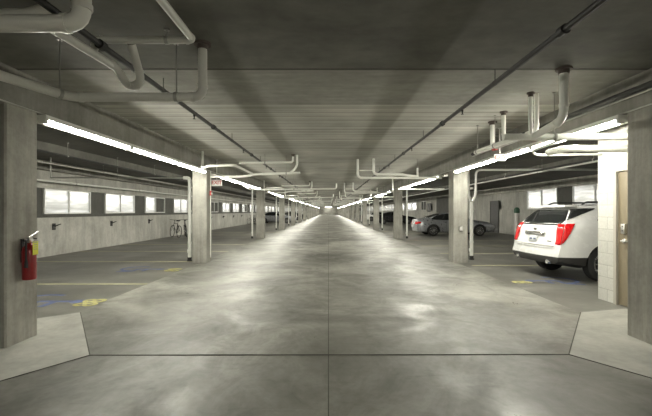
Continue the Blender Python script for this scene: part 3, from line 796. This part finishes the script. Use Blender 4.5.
    def side_patch(s, name, mat, parent, tz, sgs=(-1, 1), off=.006, nz=5, nt=12):
        """tz: list of (t, z0, z1)"""
        for sg in sgs:
            bm = bmesh.new(); rows = []
            t0, t1 = tz[0][0], tz[-1][0]
            for k in range(nt+1):
                t = t0+(t1-t0)*k/nt; a = interp([(x[0], x[1]) for x in tz], t); b = interp([(x[0], x[2]) for x in tz], t)
                row = []
                for j in range(nz+1):
                    p = s.pt(t, s.qz(t, a+(b-a)*j/nz)); row.append(bm.verts.new((p.x-(off if t < .1 else 0), sg*(p.y+off), p.z)))
                rows.append(row)
            for a, b in zip(rows, rows[1:]):
                for j in range(nz): bm.faces.new((a[j], a[j+1], b[j+1], b[j]))
            o = build(name, bm, mat, parent, True)
            sd = o.modifiers.new('s', 'SOLIDIFY'); sd.thickness = .004; sd.offset = 0
    def cap_patch(s, name, mat, parent, t, rows_, off=.008, nu=10, nz=6, wrap=0):
        """rows_: list of (z, u0, u1), interpolated"""
        bm = bmesh.new(); grid = []; z0, z1 = rows_[0][0], rows_[-1][0]
        for j in range(nz+1):
            z = z0+(z1-z0)*j/nz; a = interp([(r[0], r[1]) for r in rows_], z); b = interp([(r[0], r[2]) for r in rows_], z)
            grid.append([bm.verts.new(s.cap(t, a+(b-a)*k/nu, s.qz(t, z), off)) for k in range(nu+1)])
        for a, b in zip(grid, grid[1:]):
            for k in range(nu): bm.faces.new((a[k], a[k+1], b[k+1], b[k]))
        o = build(name, bm, mat, parent, True)
        sd = o.modifiers.new('s', 'SOLIDIFY'); sd.thickness = .006; sd.offset = 0
        return o
    def wheel(s, parent, wx, sg, spokes=10):
        r = s.wr; w_ = .115; y = sg*(s.W/2-.015)
        A = Matrix.Translation((wx, y, r)) @ Matrix.Rotation(-sg*PI/2, 4, 'X')
        bm = bmesh.new(); lathe(bm, [(r*.66, -2*w_), (r*.93, -2*w_), (r, -1.8*w_), (r, -.25*w_), (r*.95, -.02), (r*.72, 0), (r*.66, -.01)], 32, A); wh = build('wheel', bm, M['tire'], parent, True)
        bm = bmesh.new()
        ring = [(r*.70, -.012), (r*.70, .004), (r*.62, .004), (r*.60, -.05)]
        n = 32; rr = [[bm.verts.new(A @ Vector((q*math.cos(2*PI*i/n), q*math.sin(2*PI*i/n), z))) for q, z in ring] for i in range(n)]
        for i in range(n):
            for j in range(3): bm.faces.new((rr[i][j], rr[i][j+1], rr[(i+1) % n][j+1], rr[(i+1) % n][j]))
        for k in range(spokes):
            a = 2*PI*k/spokes; d = Vector((math.cos(a), math.sin(a), 0)); e = Vector((-d.y, d.x, 0))
            q = [d*.03+e*.02, d*r*.64+e*.012, d*r*.64-e*.012, d*.03-e*.02]
            f0 = [bm.verts.new(A @ (p+Vector((0, 0, .004)))) for p in q]; f1 = [bm.verts.new(A @ (p+Vector((0, 0, -.03)))) for p in q]
            bm.faces.new(f0); bm.faces.new(f1[::-1])
            for i in range(4): bm.faces.new((f0[i], f0[(i+1) % 4], f1[(i+1) % 4], f1[i]))
        lathe(bm, [(.055, -.03), (.055, .008), (.03, .012)], 12, A)
        build('rim', bm, M['rim'], wh)

SUVD = dict(W=1.91, Wr=1.30, zb=.28, zclad=.52, rnd=.11, bulge=.10, wr=.375, wheels=(.98, 3.79),
    top=[(0, 1.56), (.02, 1.60), (.06, 1.63), (.15, 1.655), (.35, 1.665), (.5, 1.63), (.58, 1.54), (.72, 1.16), (.76, 1.10), (.9, 1.02), (1, .86)],
    belt=[(0, 1.19), (.2, 1.14), (.6, 1.05), (.8, 1.0), (1, .85)],
    lift=[(0, .08), (.08, .0), (.92, 0), (1, .06)],
    rear=[(.28, .12), (.4, .03), (.56, .0), (.74, .03), (.80, .09), (1.12, .16), (1.19, .20), (1.56, .58), (1.62, .52), (1.67, .5)],
    front=[(.28, 4.6), (.45, 4.80), (.7, 4.84), (.9, 4.78), (1.2, 4.7), (1.67, 4.7)])
def make_suv(x, y, rz, label):
    c = Car(SUVD); t = thing('suv', label, 'car', (x, y, 0), rz)
    c.body([M['suvwhite'], M['clad']], t)
    for wx in c.wheels:
        for sg in (-1, 1): c.wheel(t, wx, sg)
    c.cap_patch('rear_window', M['glass'], t, 0, [(1.19, -.80, .80), (1.30, -.96, .96), (1.52, -.93, .93)], .012, 14)
    c.side_patch('side_window', M['glass'], t, [(.13, 1.30, 1.33), (.17, 1.22, 1.54), (.45, 1.14, 1.56), (.58, 1.12, 1.43), (.66, 1.12, 1.20)])
    c.side_patch('rear_quarter_glass', M['glass'], t, [(0, 1.30, 1.54), (.02, 1.36, 1.55), (.05, 1.44, 1.56), (.095, 1.54, 1.56)], off=.012, nt=6)
    for sg in (-1, 1):
        rows_ = [(.78, .84, 1.0), (1.0, .81, 1.0), (1.22, .78, 1.0)]
        if sg < 0: rows_ = [(z, -a, -b) for z, a, b in rows_]
        c.cap_patch('tail_light', M['tail'], t, 0, rows_, .016, 5)
    c.side_patch('tail_light', M['tail'], t, [(0, .78, 1.22), (.01, .86, 1.23), (.025, 1.05, 1.23), (.034, 1.2, 1.235)], off=.016, nt=6)
    c.cap_patch('hatch_trim', M['coupl'], t, 0, [(.73, -.84, .84), (.75, -.84, .84)], .012, 12, 1)
    ba = c.cap_patch('chrome_bar', M['chrome'], t, 0, [(.955, -.40, .40), (1.03, -.44, .44)], .03, 8, 3)
    pl = c.cap_patch('license_plate', M['plate'], t, 0, [(.80, -.17, .17), (.94, -.17, .17)], .026, 4, 3)
    c.cap_patch('plate_characters', M['ink'], pl, 0, [(.845, -.13, -.02), (.885, -.13, -.02)], .032, 3, 1)
    c.cap_patch('plate_characters', M['ink'], pl, 0, [(.845, .02, .13), (.885, .02, .13)], .032, 3, 1)
    # crest-like badge above the bar
    bm = bmesh.new(); p = c.cap(0, 0, c.qz(0, 1.09), .02)
    for k, (w_, z) in enumerate(((.02, -.035), (.05, -.01), (.055, .02), (.045, .032))): pass
    pts = [(-.05, .03), (.05, .03), (.055, 0), (.03, -.025), (0, -.04), (-.03, -.025), (-.055, 0)]
    a = [bm.verts.new((p.x-.0, p.y+yy, p.z+zz)) for yy, zz in pts]; b = [bm.verts.new((p.x-.01, p.y+yy*.8, p.z+zz*.8)) for yy, zz in pts]
    bm.faces.new(b); 
    for i in range(7): bm.faces.new((a[i], a[(i+1) % 7], b[(i+1) % 7], b[i]))
    build('emblem', bm, M['chrome'], t)
    bm = bmesh.new(); p = c.cap(0, -.62, c.qz(0, .84), .014); box(bm, p.x-.004, p.x+.01, p.y-.07, p.y+.07, .83, .855); build('nameplate', bm, M['chrome'], t)
    for sg in (-1, 1):
        bm = bmesh.new(); lathe(bm, [(.045, 0), (.05, .01), (.05, .12), (.03, .12), (.03, .03)], 16, aim((-.07, sg*.56, .40), (1, 0, 0))); build('exhaust_tip', bm, M['chrome'], t, True)
        bm = bmesh.new(); tube(bm, fillet([(.75, sg*.56, 1.64), (.85, sg*.56, 1.70), (2.5, sg*.56, 1.71), (2.65, sg*.56, 1.64)], .06)[0], .018, 8); build('roof_rail', bm, M['black'], t, True)
    bm = bmesh.new(); box(bm, .32, .62, -.60, .60, 1.58, 1.635, .015); build('spoiler', bm, M['suvwhite'], t, True)
    for sg in (-1, 1):
        bm = bmesh.new(); box(bm, 3.0, 3.16, sg*1.04-.09, sg*1.04+.09, 1.08, 1.22, .03); build('side_mirror', bm, M['suvwhite'], t, True)
    return t
make_suv(4.77, 8.95, math.radians(5), 'white SUV parked on the right with its tail to the aisle')

SEDD = dict(W=1.84, Wr=1.18, zb=.20, zclad=.30, rnd=.16, bulge=.12, wr=.33, wheels=(.95, 3.72),
    top=[(0, .98), (.03, 1.02), (.10, 1.05), (.2, 1.22), (.32, 1.38), (.42, 1.42), (.52, 1.39), (.60, 1.25), (.71, .99), (.8, .94), (.93, .86), (1, .70)],
    belt=[(0, .93), (.2, .95), (.6, .91), (.75, .88), (1, .68)],
    lift=[(0, .06), (.1, 0), (.9, 0), (1, .05)],
    rear=[(.2, .14), (.4, .02), (.6, .0), (.9, .08), (1.0, .12), (1.4, .2)],
    front=[(.2, 4.45), (.4, 4.62), (.6, 4.64), (.75, 4.55), (1.4, 4.5)])
def make_sedan(x, y, rz, label, paint, group=None, fancy=True):
    c = Car(SEDD); t = thing('sedan', label, 'car', (x, y, 0), rz, group)
    c.body([M[paint], M[paint]], t)
    for wx in c.wheels:
        for sg in (-1, 1): c.wheel(t, wx, sg)
    c.side_patch('side_window', M['glass'], t, [(.17, .99, 1.05), (.24, .97, 1.24), (.34, .96, 1.33), (.45, .95, 1.36), (.54, .94, 1.30), (.64, .93, 1.02)])
    # rear glass and windscreen: central strips on the sloping roof
    for nm, t0, t1 in (('rear_window', .13, .28), ('windscreen', .55, .69)):
        bm = bmesh.new(); rows = []
        for k in range(7):
            tt = t0+(t1-t0)*k/6; row = []
            for q, sg in [(8.9, 1), (9.5, 1), (10.2, 1), (11, 1), (10.2, -1), (9.5, -1), (8.9, -1)]:
                p = c.pt(tt, q); row.append(bm.verts.new((p.x, sg*p.y, p.z+.008)))
            rows.append(row)
        for a, b in zip(rows, rows[1:]):
            for j in range(6): bm.faces.new((a[j], a[j+1], b[j+1], b[j]))
        o = build(nm, bm, M['glass'], t, True); sd = o.modifiers.new('s', 'SOLIDIFY'); sd.thickness = .005
    for sg in (-1, 1):
        rows_ = [(.70, .62, 1.0), (.86, .58, 1.0)]
        if sg < 0: rows_ = [(z, -a, -b) for z, a, b in rows_]
        c.cap_patch('tail_light', M['tail'], t, 0, rows_, .012, 5, 3)
    c.side_patch('tail_light', M['tail'], t, [(0, .70, .86), (.04, .76, .86)], off=.012, nt=4, nz=3)
    pl = c.cap_patch('license_plate', M['plate'], t, 0, [(.50, -.2, .2), (.61, -.2, .2)], .014, 4, 2)
    c.cap_patch('head_light', M['chrome'], t, 1, [(.56, .62, .98), (.64, .6, .98)], .01, 4, 2)
    c.cap_patch('head_light', M['chrome'], t, 1, [(.56, -.98, -.62), (.64, -.98, -.6)], .01, 4, 2)
    c.cap_patch('grille', M['clad'], t, 1, [(.34, -.4, .4), (.58, -.34, .34)], .01, 6, 3)
    c.side_patch('door_seam', M['clad'], t, [(.60, .35, .90), (.602, .35, .90)], nt=1, off=.004); c.side_patch('door_seam', M['clad'], t, [(.37, .38, .93), (.372, .38, .93)], nt=1, off=.004)
    bm = bmesh.new()
    for sg in (-1, 1): box(bm, 2.95, 3.08, sg*.98-.07, sg*.98+.07, .92, 1.03, .025)
    build('side_mirror', bm, M[paint], t, True)
    return t
make_sedan(5.32, 23.9, 0, 'silver sedan parked beyond the second right column', 'silver')
make_sedan(-8.7, 53.2, 0, 'dark sedan far off between left columns, nearer one', 'darkcar')
make_sedan(-8.7, 70.5, 0, 'dark sedan far off between left columns, farther one', 'darkcar')
make_sedan(5.3, 44.5, 0, 'dark sedan far off beyond the fourth right column', 'darkcar')
make_sedan(5.3, 57.0, 0, 'pale sedan far off beyond the fifth right column', 'suvwhite')
make_sedan(-8.7, 47.3, 0, 'silver sedan far off between left columns', 'silver')
